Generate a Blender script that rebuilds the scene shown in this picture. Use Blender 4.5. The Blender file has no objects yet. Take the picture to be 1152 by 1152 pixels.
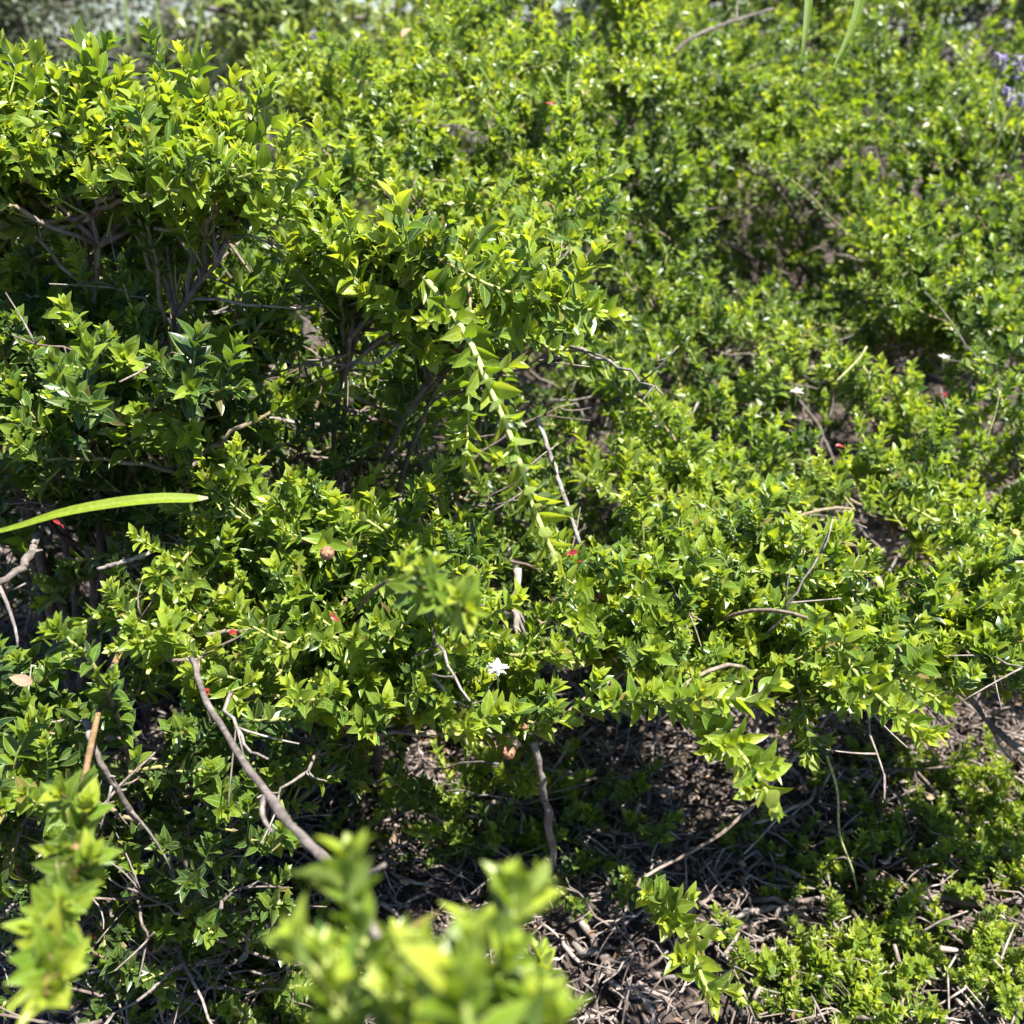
import bpy, math, random
import numpy as np
from mathutils import Vector

random.seed(7)
rng = np.random.default_rng(7)
sc = bpy.context.scene
col = sc.collection
R = math.radians

# ------------------------------------------------------------------ camera, sky, sun, exposure
CAM_H = 0.90
PITCH = R(-25.0)
cam_d = bpy.data.cameras.new("camera")
cam = bpy.data.objects.new("camera", cam_d)
col.objects.link(cam)
cam.location = (0, 0, CAM_H)
cam.rotation_euler = (R(90) + PITCH, 0, 0)
cam_d.sensor_width = 36.0
cam_d.lens = 36.09
cam_d.clip_start = 0.01
cam_d.clip_end = 500.0
cam_d.dof.use_dof = True
cam_d.dof.focus_distance = 0.64
cam_d.dof.aperture_fstop = 9.5
sc.camera = cam

SUN_EL, SUN_AZ = R(67), R(125)          # azimuth from straight ahead (+Y) towards the right
world = bpy.data.worlds.new("World")
sc.world = world
world.use_nodes = True
wn = world.node_tree
sky = wn.nodes.new("ShaderNodeTexSky")
sky.sky_type = 'NISHITA'
sky.sun_disc = False
sky.sun_elevation = SUN_EL
sky.sun_rotation = SUN_AZ
sky.air_density = 1.0
sky.dust_density = 0.4
bg = wn.nodes["Background"]
bg.inputs[1].default_value = 0.05
tint = wn.nodes.new("ShaderNodeMix")
tint.data_type = 'RGBA'; tint.blend_type = 'MULTIPLY'; tint.inputs[0].default_value = 1.0
tint.inputs[7].default_value = (0.80, 0.92, 1.12, 1)          # a clear blue morning rather than a hazy one
wn.links.new(sky.outputs[0], tint.inputs[6])
wn.links.new(tint.outputs[2], bg.inputs[0])

sun_d = bpy.data.lights.new("sun", 'SUN')
sun_d.energy = 5.0
sun_d.angle = R(0.53)
sun_d.color = (1.0, 0.955, 0.88)
sun = bpy.data.objects.new("sun", sun_d)
col.objects.link(sun)
sdir = Vector((math.sin(SUN_AZ) * math.cos(SUN_EL), math.cos(SUN_AZ) * math.cos(SUN_EL), math.sin(SUN_EL)))
sun.rotation_euler = sdir.to_track_quat('Z', 'Y').to_euler()
sun.location = sdir * 20

sc.view_settings.view_transform = 'Standard'
sc.view_settings.look = 'None'
sc.view_settings.exposure = 1.88
sc.view_settings.gamma = 1.0
sc.render.engine = 'CYCLES'
sc.cycles.max_bounces = 8
sc.cycles.diffuse_bounces = 2
sc.cycles.glossy_bounces = 3
sc.cycles.transmission_bounces = 5
sc.cycles.caustics_reflective = False
sc.cycles.caustics_refractive = False

# ------------------------------------------------------------------ helpers
F_PX = 1155.0
FWD = np.array([0, math.cos(PITCH), math.sin(PITCH)])
UPV = np.array([0, -math.sin(PITCH), math.cos(PITCH)])
CAMP = np.array([0, 0, CAM_H])
Z = np.array([0.0, 0.0, 1.0])


def at(px, py, d):
    """a point of the photograph and its distance along the view axis -> a place in the world"""
    return CAMP + d * (FWD + np.array([(px - 576) / F_PX, 0, 0]) + UPV * ((576 - py) / F_PX))


def ground_at(px, py):
    r = at(px, py, 1.0) - CAMP; z = .2
    for k in range(8):
        q = CAMP + r * ((z - CAM_H) / r[2]); z = float(gz(q[0], q[1]))
    return CAMP + r * ((z - CAM_H) / r[2])


def nrm(v):
    v = np.asarray(v, float)
    n = np.linalg.norm(v, axis=-1, keepdims=True)
    return v / np.maximum(n, 1e-9)


def tag(o, label=None, cat=None, group=None, kind=None):
    if label: o["label"] = label
    if cat: o["category"] = cat
    if group: o["group"] = group
    if kind: o["kind"] = kind
    return o


def empty(name, loc):
    o = bpy.data.objects.new(name, None)
    o.location = tuple(float(c) for c in loc)
    o.empty_display_size = 0.02
    col.objects.link(o)
    return o


class MB:
    """collects verts / faces / a per-vertex vector attribute, and links them as one mesh"""

    def __init__(self):
        self.v, self.q, self.t, self.a, self.n = [], [], [], [], 0

    def add(self, v, q=None, t=None, a=None):
        v = np.asarray(v, np.float32).reshape(-1, 3)
        if q is not None and len(q): self.q.append(np.asarray(q, np.int32).reshape(-1, 4) + self.n)
        if t is not None and len(t): self.t.append(np.asarray(t, np.int32).reshape(-1, 3) + self.n)
        a = np.zeros((len(v), 3), np.float32) if a is None else np.broadcast_to(np.asarray(a, np.float32), (len(v), 3))
        self.v.append(v); self.a.append(a); self.n += len(v)

    def mesh(self, name, mat, origin=(0, 0, 0), smooth=True):
        me = bpy.data.meshes.new(name)
        v = np.concatenate(self.v) - np.asarray(origin, np.float32)
        q = np.concatenate(self.q) if self.q else np.zeros((0, 4), np.int32)
        t = np.concatenate(self.t) if self.t else np.zeros((0, 3), np.int32)
        nl = len(q) * 4 + len(t) * 3
        me.vertices.add(len(v)); me.vertices.foreach_set("co", v.astype(np.float32).ravel())
        me.loops.add(nl)
        me.loops.foreach_set("vertex_index", np.concatenate([q.ravel(), t.ravel()]).astype(np.int32))
        me.polygons.add(len(q) + len(t))
        st = np.concatenate([np.arange(len(q)) * 4, len(q) * 4 + np.arange(len(t)) * 3]).astype(np.int32)
        me.polygons.foreach_set("loop_start", st)
        me.polygons.foreach_set("use_smooth", np.full(len(q) + len(t), smooth, bool))
        at_ = me.attributes.new("lf", 'FLOAT_VECTOR', 'POINT')
        at_.data.foreach_set("vector", np.concatenate(self.a).astype(np.float32).ravel())
        me.update(calc_edges=True)
        me.materials.append(mat)
        return me

    def build(self, name, mat, parent=None, origin=(0, 0, 0), smooth=True):
        o = bpy.data.objects.new(name, self.mesh(name, mat, origin, smooth))
        col.objects.link(o)
        if parent is not None: o.parent = parent
        return o


def tube(mb, P, r, sides=6, a0=0.0, a1=0.0, cap=True, rnd=None, wob=0.0):
    """a tapering stem along P; attribute x runs from a0 (old wood) to a1 (young)"""
    P = np.asarray(P, float); n = len(P)
    r = np.broadcast_to(np.asarray(r, float), (n,)) if np.ndim(r) <= 1 and np.size(r) in (1, n) else np.linspace(r[0], r[1], n)
    T = nrm(np.gradient(P, axis=0))
    ref = np.array([0.31, 0.52, 0.79]); ref = ref if abs(T[0] @ nrm(ref)) < 0.9 else np.array([0.9, -0.3, 0.1])
    U = nrm(np.cross(T, ref)); W = np.cross(T, U)
    an = np.linspace(0, 2 * math.pi, sides, endpoint=False)
    rr = r[:, None] * (1 + wob * rng.normal(size=(n, sides))) if wob else np.repeat(r[:, None], sides, 1)
    V = P[:, None] + rr[..., None] * (np.cos(an)[None, :, None] * U[:, None] + np.sin(an)[None, :, None] * W[:, None])
    i = np.arange(n - 1)[:, None] * sides; j = np.arange(sides)[None]; k = (j + 1) % sides
    Q = np.stack([i + j, i + k, i + sides + k, i + sides + j], -1).reshape(-1, 4)
    A = np.zeros((n, sides, 3)); A[..., 0] = np.linspace(a0, a1, n)[:, None]; A[..., 2] = rng.random() if rnd is None else rnd
    V = V.reshape(-1, 3); A = A.reshape(-1, 3)
    tri = None
    if cap:
        V = np.concatenate([V, P[:1], P[-1:]]); A = np.concatenate([A, A[:1], A[-1:]])
        c0 = n * sides; e = (n - 1) * sides
        jj = np.arange(sides); kk = (jj + 1) % sides
        tri = np.concatenate([np.stack([kk, jj, np.full(sides, c0)], -1), np.stack([e + jj, e + kk, np.full(sides, c0 + 1)], -1)])
    mb.add(V, Q, tri, A)


def leaf_template(fold, recurve, twist, wide, full):
    ts = np.array([0, .07, .2, .38, .58, .78, .92, 1.0]) if full else np.array([0, .14, .42, .74, 1.0])
    hw = np.interp(ts, [0, .04, .12, .24, .38, .52, .68, .84, .94, 1], np.array([.05, .09, .19, .265, .295, .28, .225, .125, .05, .004]) * wide * .80)
    z0 = -recurve * ts ** 2 + 0.10 * ts * (1 - ts)
    v, a = [], []
    for t, h, z in zip(ts, hw, z0):
        tw = twist * t
        for s, e in ((-1, 1), (-.78, 0.55), (0, 0), (.78, .55), (1, 1)) if full else ((-1, 1), (0, 0), (1, 1)):
            zz = z + fold * abs(s) * h * (1.25 - 0.35 * abs(s)) + tw * s * h
            v.append((t, s * h, zz)); a.append((0, e, 0))
    m = 5 if full else 3
    q = [(i * m + j, (i + 1) * m + j, (i + 1) * m + j + 1, i * m + j + 1) for i in range(len(ts) - 1) for j in range(m - 1)]
    return np.array(v), np.array(q), np.array(a, float)


TPL = {True: [leaf_template(f, c, w, s, True) for f, c, w, s in ((.45, .10, .1, 1), (.65, .16, -.15, 1.02), (.3, .05, .2, 1.1), (.8, .22, 0, .95), (.5, -.02, .1, 1.05), (.38, .2, -.2, 1.08))],
       False: [leaf_template(f, c, w, s, False) for f, c, w, s in ((.45, .10, .1, 1.05), (.65, .18, -.1, 1.05), (.3, .04, .15, 1.1), (.8, .2, 0, 1.0))]}


def add_leaves(mb, pos, X, N, L, tone, full=True):
    """many leaves at once: base point, axis, upper-side normal, length and tone of each"""
    if not len(pos): return
    X = nrm(X); Y = nrm(np.cross(N, X)); Zl = np.cross(X, Y)
    which = rng.integers(0, len(TPL[full]), len(pos))
    for k, (tv, tq, ta) in enumerate(TPL[full]):
        s = which == k
        m = int(s.sum())
        if not m: continue
        F = np.stack([X[s], Y[s], Zl[s]], 1)
        wv = 1 + 0.12 * rng.normal(size=m)
        tvv = np.repeat(tv[None], m, 0); tvv[:, :, 1] *= np.clip(wv, .75, 1.3)[:, None]
        V = pos[s][:, None] + L[s][:, None, None] * np.einsum('mvi,mij->mvj', tvv, F)
        A = np.repeat(ta[None], m, 0).copy()
        A[..., 0] = tone[s][:, None]; A[..., 2] = rng.random(m)[:, None]
        Q = tq[None] + (np.arange(m) * len(tv))[:, None, None]
        mb.add(V, Q, None, A.reshape(-1, 3))


def perp(d):
    a = np.cross(d, [0.2, 0.3, 0.93]); return nrm(a)


def curve(p0, p1, p2, n):
    t = np.linspace(0, 1, n)[:, None]
    return (1 - t) ** 2 * p0 + 2 * t * (1 - t) * p1 + t ** 2 * p2


def smooth_path(pts, n):
    """Catmull-Rom through pts"""
    P = np.asarray(pts, float)
    E = np.concatenate([[2 * P[0] - P[1]], P, [2 * P[-1] - P[-2]]])
    out = []
    seg = len(P) - 1
    for u in np.linspace(0, seg - 1e-6, n):
        i = int(u); t = u - i
        a, b, c, d = E[i:i + 4]
        out.append(0.5 * (2 * b + (c - a) * t + (2 * a - 5 * b + 4 * c - d) * t * t + (3 * b - a - 3 * c + d) * t ** 3))
    return np.array(out)


def leaves_along(lf, P, L, tone, full, start=0.0, spacing=0.42, rosette=True, young=1.0, spread=1.0):
    """decussate leaf pairs up a stem P, small pale crowded leaves at its tip"""
    seg = np.linalg.norm(np.diff(P, axis=0), axis=1); s = np.concatenate([[0], np.cumsum(seg)]); tot = s[-1]
    st, k = tot * start, 0
    ds = []
    while st < tot - 0.15 * L:
        ds.append(st); u = st / tot
        st += L * spacing * (1.0 - 0.45 * u) * rng.uniform(.75, 1.25)
    nt = len(ds)
    if rosette: ds += [tot - 0.10 * L, tot - 0.05 * L, tot - 0.02 * L]
    T = nrm(np.gradient(P, axis=0))
    ph = rng.uniform(0, 6.28)
    pos, X, N, LL, to = [], [], [], [], []
    for k, d in enumerate(ds):
        p = np.array([np.interp(d, s, P[:, i]) for i in range(3)]); t = nrm(np.array([np.interp(d, s, T[:, i]) for i in range(3)]))
        U = perp(t); W = np.cross(t, U)
        tipu = min(1.0, d / tot)
        near_tip = k >= nt - 2
        for side in (0, 1):
            if rng.random() < 0.05 and not near_tip: continue
            f = ph + k * (math.pi / 2 + .12) + side * math.pi + rng.normal() * .18
            rad = math.cos(f) * U + math.sin(f) * W
            if k >= nt: an, sc_ = R(rng.uniform(8, 26)), rng.uniform(.45, .7) * (1 - .12 * (k - nt))
            elif near_tip: an, sc_ = R(rng.uniform(26, 44)), rng.uniform(.75, .98)
            else: an, sc_ = R(rng.uniform(40, 68)) * spread, rng.uniform(.8, 1.12)
            if k == 0 and start < .05: sc_ *= .75
            ax = math.cos(an) * t + math.sin(an) * rad
            nn = math.sin(an) * t - math.cos(an) * rad
            nn = nn + 0.22 * rng.normal(size=3) + np.array([0, 0, .25])
            pos.append(p + rad * 0.0008); X.append(ax + np.array([0, 0, .08])); N.append(nn); LL.append(L * sc_)
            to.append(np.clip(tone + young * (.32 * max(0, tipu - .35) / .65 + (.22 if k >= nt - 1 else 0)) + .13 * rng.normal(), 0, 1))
    if pos: add_leaves(lf, np.array(pos), np.array(X), np.array(N), np.array(LL), np.array(to), full)


class Spec:
    def __init__(s, L=.0145, tone=.4, full=True, shoot=(.03, .06), shoots=6, leafy=.20, young=1.0, up=.7):  # low young values also darken understory tips, painting in the shade of gaps
        s.__dict__.update(locals()); del s.__dict__['s']


def shoot(st, lf, p0, d0, ln, sp, bend_up=.5, a=.55, tone=None, spacing=.42, r0=.0009):
    n = 6
    d = nrm(d0); P = [p0]
    for i in range(n):
        d = nrm(d + np.array([0, 0, bend_up * .16]) + rng.normal(size=3) * .05); P.append(P[-1] + d * ln / n)
    P = np.array(P)
    tube(st, P, np.linspace(r0, r0 * .55, n + 1), 4, a, 1.0, cap=False)
    leaves_along(lf, P, sp.L * rng.uniform(.6, 1.15), sp.tone if tone is None else tone, sp.full, young=sp.young, start=rng.uniform(.15, .5) if ln > .03 else .05, spacing=spacing)
    return P


def branch(root, P, sp, r=(.0017, .0011), leafy=None, shoots=None, kind_name="branch", a=(0, .7), stem_leaves=True, sidelen=None, upbias=None, spread=1.0, spacing=.42, bare_tip=False, stem_from=.55, label=None, stem_mat='bark'):
    """one branch of a shrub: woody stem (part) and its foliage (sub-part)"""
    org = np.array(root.location)
    st, lf = MB(), MB()
    seg = np.linalg.norm(np.diff(P, axis=0), axis=1); s = np.concatenate([[0], np.cumsum(seg)]); tot = s[-1]
    leafy = min(sp.leafy if leafy is None else leafy, tot)
    n = len(P)
    tt = np.linspace(0, 1, n)
    youngness = np.interp(s, [0, max(1e-4, tot - leafy * 1.15), tot], [a[0], a[0] + .12, a[1]])
    rr = np.interp(s, [0, tot], r) * (1 + .05 * rng.normal(size=n))
    tube(st, P, rr, 6, 0, 1)
    A = st.a[-1].copy(); A[:n * 6, 0] = np.repeat(youngness, 6); st.a[-1] = A
    k = sp.shoots if shoots is None else shoots
    T = nrm(np.gradient(P, axis=0)); side = 1 if rng.random() < .5 else -1
    ub = sp.up if upbias is None else upbias
    sl = sp.shoot if sidelen is None else sidelen
    for i in range(k):
        d = tot - leafy * (1 - (i + .5 * rng.random() + .1) / k)
        p = np.array([np.interp(d, s, P[:, c]) for c in range(3)]); t = nrm(np.array([np.interp(d, s, T[:, c]) for c in range(3)]))
        lat = nrm(np.cross(t, Z)) * side; side = -side
        dd = .55 * t + lat * rng.uniform(.25, .9) + Z * ub * rng.uniform(.5, 1.2) + rng.normal(size=3) * .18
        shoot(st, lf, p, dd, rng.uniform(*sl) * (1.05 - .45 * i / k), sp, tone=np.clip(sp.tone + .1 * rng.normal(), 0, 1), spacing=spacing)
    if stem_leaves:
        i0 = np.searchsorted(s, tot - leafy * stem_from); Pe = P[max(0, i0 - 1):]
        if len(Pe) > 2: leaves_along(lf, Pe, sp.L, sp.tone, sp.full, spacing=spacing * 1.1, rosette=not bare_tip, spread=spread, young=sp.young)
    o = st.build(kind_name, M[stem_mat], root, org)
    if lf.n: lf.build("foliage", M['leaf'], o, org)
    if label: o["label"] = label
    return o

# ------------------------------------------------------------------ materials
M = {}


def mat(name):
    m = bpy.data.materials.new(name); m.use_nodes = True
    nt = m.node_tree; nt.nodes.clear()
    out = nt.nodes.new("ShaderNodeOutputMaterial")
    return m, nt, out


def N_(nt, t, **kw):
    n = nt.nodes.new("ShaderNode" + t)
    for k, v in kw.items(): setattr(n, k, v)
    return n


def ramp(nt, stops, interp='LINEAR'):
    r = N_(nt, "ValToRGB"); r.color_ramp.interpolation = interp
    e = r.color_ramp.elements
    while len(e) < len(stops): e.new(.5)
    for x, (p, c) in zip(e, stops): x.position = p; x.color = (*c, 1)
    return r


def mixc(nt, fac, a, b, mode='MIX'):
    m = N_(nt, "Mix", data_type='RGBA', blend_type=mode)
    for sock, v in ((m.inputs[0], fac), (m.inputs[6], a), (m.inputs[7], b)):
        if hasattr(v, 'links') or hasattr(v, 'is_linked'): nt.links.new(v, sock)
        elif isinstance(v, (int, float)): sock.default_value = v
        else: sock.default_value = (*v, 1)
    return m.outputs[2]


def leaf_material(name, stops, tstops, rough=.33, trans=.40, edge_col=(.46, .50, .20), edge_mix=.8, spec=.45):
    m, nt, out = mat(name); L = nt.links.new
    a = N_(nt, "Attribute", attribute_name="lf"); sep = N_(nt, "SeparateXYZ"); L(a.outputs["Vector"], sep.inputs[0])
    tone, edge, rnd = sep.outputs
    c1 = ramp(nt, stops); L(tone, c1.inputs[0]); c2 = ramp(nt, tstops); L(tone, c2.inputs[0])
    tc = N_(nt, "TexCoord"); nz = N_(nt, "TexNoise"); nz.inputs["Scale"].default_value = 420; nz.inputs["Detail"].default_value = 2; L(tc.outputs["Object"], nz.inputs["Vector"])
    # per-leaf variation
    hsv = N_(nt, "HueSaturation"); L(c1.outputs[0], hsv.inputs["Color"])
    mr = N_(nt, "MapRange"); L(rnd, mr.inputs[0]); mr.inputs[3].default_value = .482; mr.inputs[4].default_value = .512; L(mr.outputs[0], hsv.inputs["Hue"])
    mv = N_(nt, "MapRange"); L(nz.outputs[0], mv.inputs[0]); mv.inputs[1].default_value = .3; mv.inputs[2].default_value = .7; mv.inputs[3].default_value = .82; mv.inputs[4].default_value = 1.18; L(mv.outputs[0], hsv.inputs["Value"])
    # pale margin, brightened on green leaves as painted sun glint, and midrib
    em = N_(nt, "MapRange"); L(edge, em.inputs[0]); em.inputs[1].default_value = .80; em.inputs[2].default_value = .98; em.inputs[4].default_value = edge_mix
    mid = N_(nt, "MapRange"); L(edge, mid.inputs[0]); mid.inputs[1].default_value = .0; mid.inputs[2].default_value = .10; mid.inputs[3].default_value = .35; mid.inputs[4].default_value = 0
    mx = N_(nt, "Math", operation='MAXIMUM'); L(em.outputs[0], mx.inputs[0]); L(mid.outputs[0], mx.inputs[1])
    old = N_(nt, "MapRange"); L(rnd, old.inputs[0]); old.inputs[1].default_value = .968; old.inputs[2].default_value = .985; old.inputs[4].default_value = .8 if name == 'leaf' else 0
    n3 = N_(nt, "TexNoise"); n3.inputs["Scale"].default_value = 900; L(tc.outputs["Object"], n3.inputs["Vector"])
    sp_ = N_(nt, "MapRange"); L(n3.outputs[0], sp_.inputs[0]); sp_.inputs[1].default_value = .70; sp_.inputs[2].default_value = .76; sp_.inputs[4].default_value = .6 if name == 'leaf' else 0
    om = N_(nt, "Math", operation='MAXIMUM'); L(old.outputs[0], om.inputs[0]); L(sp_.outputs[0], om.inputs[1])
    body = mixc(nt, om.outputs[0], hsv.outputs[0], (.20, .13, .045))
    base = mixc(nt, mx.outputs[0], body, edge_col)
    geo = N_(nt, "NewGeometry")
    under = mixc(nt, .05 if name == 'blade' else .45, base, (.17, .22, .11))
    both = mixc(nt, geo.outputs["Backfacing"], base, under)
    p = N_(nt, "BsdfPrincipled"); L(both, p.inputs["Base Color"]); p.inputs["Roughness"].default_value = rough
    p.inputs["Specular IOR Level"].default_value = spec
    bp = N_(nt, "Bump"); bp.inputs["Strength"].default_value = .25; bp.inputs["Distance"].default_value = .0004; L(nz.outputs[0], bp.inputs["Height"]); L(bp.outputs[0], p.inputs["Normal"])
    tr = N_(nt, "BsdfTranslucent"); L(c2.outputs[0], tr.inputs["Color"])
    ms = N_(nt, "MixShader"); ms.inputs[0].default_value = trans; L(p.outputs[0], ms.inputs[1]); L(tr.outputs[0], ms.inputs[2]); L(ms.outputs[0], out.inputs[0])
    M[name] = m


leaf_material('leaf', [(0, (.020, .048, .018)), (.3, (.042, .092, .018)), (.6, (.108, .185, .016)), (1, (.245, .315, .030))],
              [(0, (.02, .05, .006)), (.3, (.07, .14, .008)), (.62, (.30, .45, .014)), (1, (.60, .69, .03))])
leaf_material('blade', [(0, (.06, .12, .012)), (1, (.20, .28, .010))], [(0, (.25, .42, .03)), (1, (.5, .6, .05))], rough=.55, trans=.45, edge_mix=.15, spec=.2)
leaf_material('feathery', [(0, (.07, .10, .025)), (.5, (.16, .21, .04)), (1, (.26, .30, .07))], [(0, (.14, .2, .03)), (1, (.4, .46, .08))], trans=.35, edge_mix=0)
leaf_material('far_leaf', [(0, (.03, .038, .026)), (.5, (.055, .068, .034)), (1, (.11, .13, .04))], [(0, (.08, .1, .03)), (1, (.2, .24, .06))], trans=.3, edge_mix=0)
leaf_material('red_leaf', [(0, (.20, .018, .016)), (1, (.36, .05, .04))], [(0, (.4, .03, .03)), (1, (.5, .08, .06))], trans=.3, edge_col=(.40, .10, .07))
leaf_material('dry_leaf', [(0, (.16, .09, .055)), (.5, (.28, .19, .12)), (1, (.42, .33, .22))], [(0, (.2, .1, .05)), (1, (.4, .28, .16))], trans=.2, edge_col=(.34, .25, .17), rough=.7, spec=.2)
leaf_material('petal_white', [(0, (.45, .44, .42)), (1, (.62, .61, .58))], [(0, (.7, .7, .68)), (1, (.8, .8, .78))], trans=.35, edge_col=(.8, .78, .76), edge_mix=.2, rough=.6)
leaf_material('petal_purple', [(0, (.13, .10, .24)), (1, (.36, .31, .50))], [(0, (.2, .15, .35)), (1, (.45, .38, .6))], trans=.35, edge_col=(.55, .48, .7), rough=.6)


def wood_material(name, old, young_stops, scale=260, rough=.8):
    m, nt, out = mat(name); L = nt.links.new
    a = N_(nt, "Attribute", attribute_name="lf"); sep = N_(nt, "SeparateXYZ"); L(a.outputs["Vector"], sep.inputs[0])
    tc = N_(nt, "TexCoord"); nz = N_(nt, "TexNoise"); nz.inputs["Scale"].default_value = scale; nz.inputs["Detail"].default_value = 5; L(tc.outputs["Object"], nz.inputs["Vector"])
    n2 = N_(nt, "TexNoise"); n2.inputs["Scale"].default_value = scale * .18; L(tc.outputs["Object"], n2.inputs["Vector"])
    mr = N_(nt, "MapRange"); L(n2.outputs[0], mr.inputs[0]); mr.inputs[1].default_value = .35; mr.inputs[2].default_value = .68
    ad = N_(nt, "Math", operation='ADD'); L(mr.outputs[0], ad.inputs[0]); L(sep.outputs[2], ad.inputs[1])
    hf = N_(nt, "Math", operation='MULTIPLY'); L(ad.outputs[0], hf.inputs[0]); hf.inputs[1].default_value = .5
    r1 = ramp(nt, old); L(hf.outputs[0], r1.inputs[0])
    grain = N_(nt, "MapRange"); L(nz.outputs[0], grain.inputs[0]); grain.inputs[1].default_value = .3; grain.inputs[2].default_value = .7; grain.inputs[3].default_value = .55; grain.inputs[4].default_value = 1.3
    gc = mixc(nt, 1.0, r1.outputs[0], grain.outputs[0], 'MULTIPLY')
    fin = gc
    if young_stops:
        r2 = ramp(nt, young_stops); L(sep.outputs[0], r2.inputs[0])
        f = N_(nt, "MapRange"); L(sep.outputs[0], f.inputs[0]); f.inputs[1].default_value = .22; f.inputs[2].default_value = .5
        fin = mixc(nt, f.outputs[0], gc, r2.outputs[0])
    p = N_(nt, "BsdfPrincipled"); L(fin, p.inputs["Base Color"]); p.inputs["Roughness"].default_value = rough; p.inputs["Specular IOR Level"].default_value = .25
    bp = N_(nt, "Bump"); bp.inputs["Strength"].default_value = .6; bp.inputs["Distance"].default_value = .0015; L(nz.outputs[0], bp.inputs["Height"]); L(bp.outputs[0], p.inputs["Normal"])
    L(p.outputs[0], out.inputs[0]); M[name] = m


wood_material('bark', [(0, (.085, .062, .05)), (.5, (.17, .135, .115)), (1, (.30, .265, .24))],
              [(0, (.16, .10, .07)), (.4, (.22, .17, .08)), (.6, (.25, .27, .09)), (1, (.29, .35, .09))])
wood_material('young_bark', [(0, (.20, .15, .09)), (1, (.34, .30, .16))],
              [(0, (.30, .22, .10)), (.55, (.40, .40, .17)), (1, (.38, .44, .14))])
wood_material('dead_wood', [(0, (.08, .064, .055)), (.5, (.17, .145, .13)), (1, (.32, .29, .265))], None)
wood_material('litter_wood', [(0, (.05, .036, .030)), (.35, (.14, .108, .092)), (.7, (.27, .225, .20)), (1, (.40, .36, .325))], None)
wood_material('orange_stem', [(0, (.13, .075, .045)), (.5, (.20, .12, .06)), (1, (.28, .20, .09))], None)
wood_material('husk', [(0, (.20, .14, .08)), (.5, (.28, .21, .13)), (1, (.36, .28, .18))], None, scale=500)
wood_material('capsule', [(0, (.12, .05, .03)), (.5, (.22, .10, .055)), (1, (.30, .16, .09))], None, scale=500, rough=.55)
wood_material('capsule_ripe', [(0, (.5, .36, .08)), (1, (.6, .45, .12))], None, rough=.6)
wood_material('tree_bark', [(0, (.10, .085, .075)), (1, (.26, .23, .21))], None, scale=20)
wood_material('pale_stem', [(0, (.30, .32, .12)), (1, (.42, .42, .2))], None)

m, nt, out = mat('soil'); L = nt.links.new
tc = N_(nt, "TexCoord")
n1 = N_(nt, "TexNoise"); n1.inputs["Scale"].default_value = 9; n1.inputs["Detail"].default_value = 8; L(tc.outputs["Object"], n1.inputs["Vector"])
n2 = N_(nt, "TexNoise"); n2.inputs["Scale"].default_value = 120; n2.inputs["Detail"].default_value = 6; L(tc.outputs["Object"], n2.inputs["Vector"])
r1 = ramp(nt, [(.3, (.035, .025, .02)), (.5, (.06, .045, .037)), (.7, (.10, .08, .066))]); L(n1.outputs[0], r1.inputs[0])
r2 = ramp(nt, [(.3, (.45, .45, .45)), (.7, (1.25, 1.2, 1.15))]); L(n2.outputs[0], r2.inputs[0])
p = N_(nt, "BsdfPrincipled"); L(mixc(nt, 1.0, r1.outputs[0], r2.outputs[0], 'MULTIPLY'), p.inputs["Base Color"]); p.inputs["Roughness"].default_value = .95
bp = N_(nt, "Bump"); bp.inputs["Strength"].default_value = .9; bp.inputs["Distance"].default_value = .01; L(n2.outputs[0], bp.inputs["Height"]); L(bp.outputs[0], p.inputs["Normal"])
L(p.outputs[0], out.inputs[0]); M['soil'] = m

# ------------------------------------------------------------------ ground


def gz(x, y):
    """height of the ground: small lumps, and a bank that rises behind to the right"""
    x = np.asarray(x, float); y = np.asarray(y, float)
    z = .012 * np.sin(x * 9 + 1.3) * np.cos(y * 7.4) + .008 * np.sin(x * 23 + y * 17) + .004 * np.sin(x * 47 - y * 39)
    t = np.clip((y + .05) / .75, 0, 1); z = z + .22 * t * t * (3 - 2 * t)
    bank = np.clip((y - 1.35) / 1.4, 0, 1) ** 1.3 * np.clip((x + .55) / .9, 0, 1)
    return z + .30 * bank * np.exp(-np.maximum(0, y - 3.2) / 3.0)


def graded(lo, hi, a, b, fine, n_out):
    f = np.arange(a, b + 1e-6, fine)
    l = a - np.geomspace(fine, a - lo, n_out)[::-1]; h = b + np.geomspace(fine, hi - b, n_out)
    return np.concatenate([l, f, h])


gx, gy = graded(-200, 200, -1.6, 2.2, .02, 26), graded(-40, 320, -.2, 3.4, .02, 26)
GX, GY = np.meshgrid(gx, gy, indexing='ij')
near = (np.abs(GX) < 3) & (GY < 5) & (GY > -1)
GZ = gz(GX, GY) + np.where(near, rng.normal(size=GX.shape) * .003, 0)
ny = len(gy)
i = (np.arange(len(gx) - 1)[:, None] * ny + np.arange(ny - 1)[None]).ravel()
g = MB(); g.add(np.stack([GX, GY, GZ], -1).reshape(-1, 3), np.stack([i, i + ny, i + ny + 1, i + 1], -1))
tag(g.build("ground", M['soil']), "brown soil under the shrubs, strewn with dry litter", "ground", kind="structure")

# ------------------------------------------------------------------ trees beyond


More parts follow.
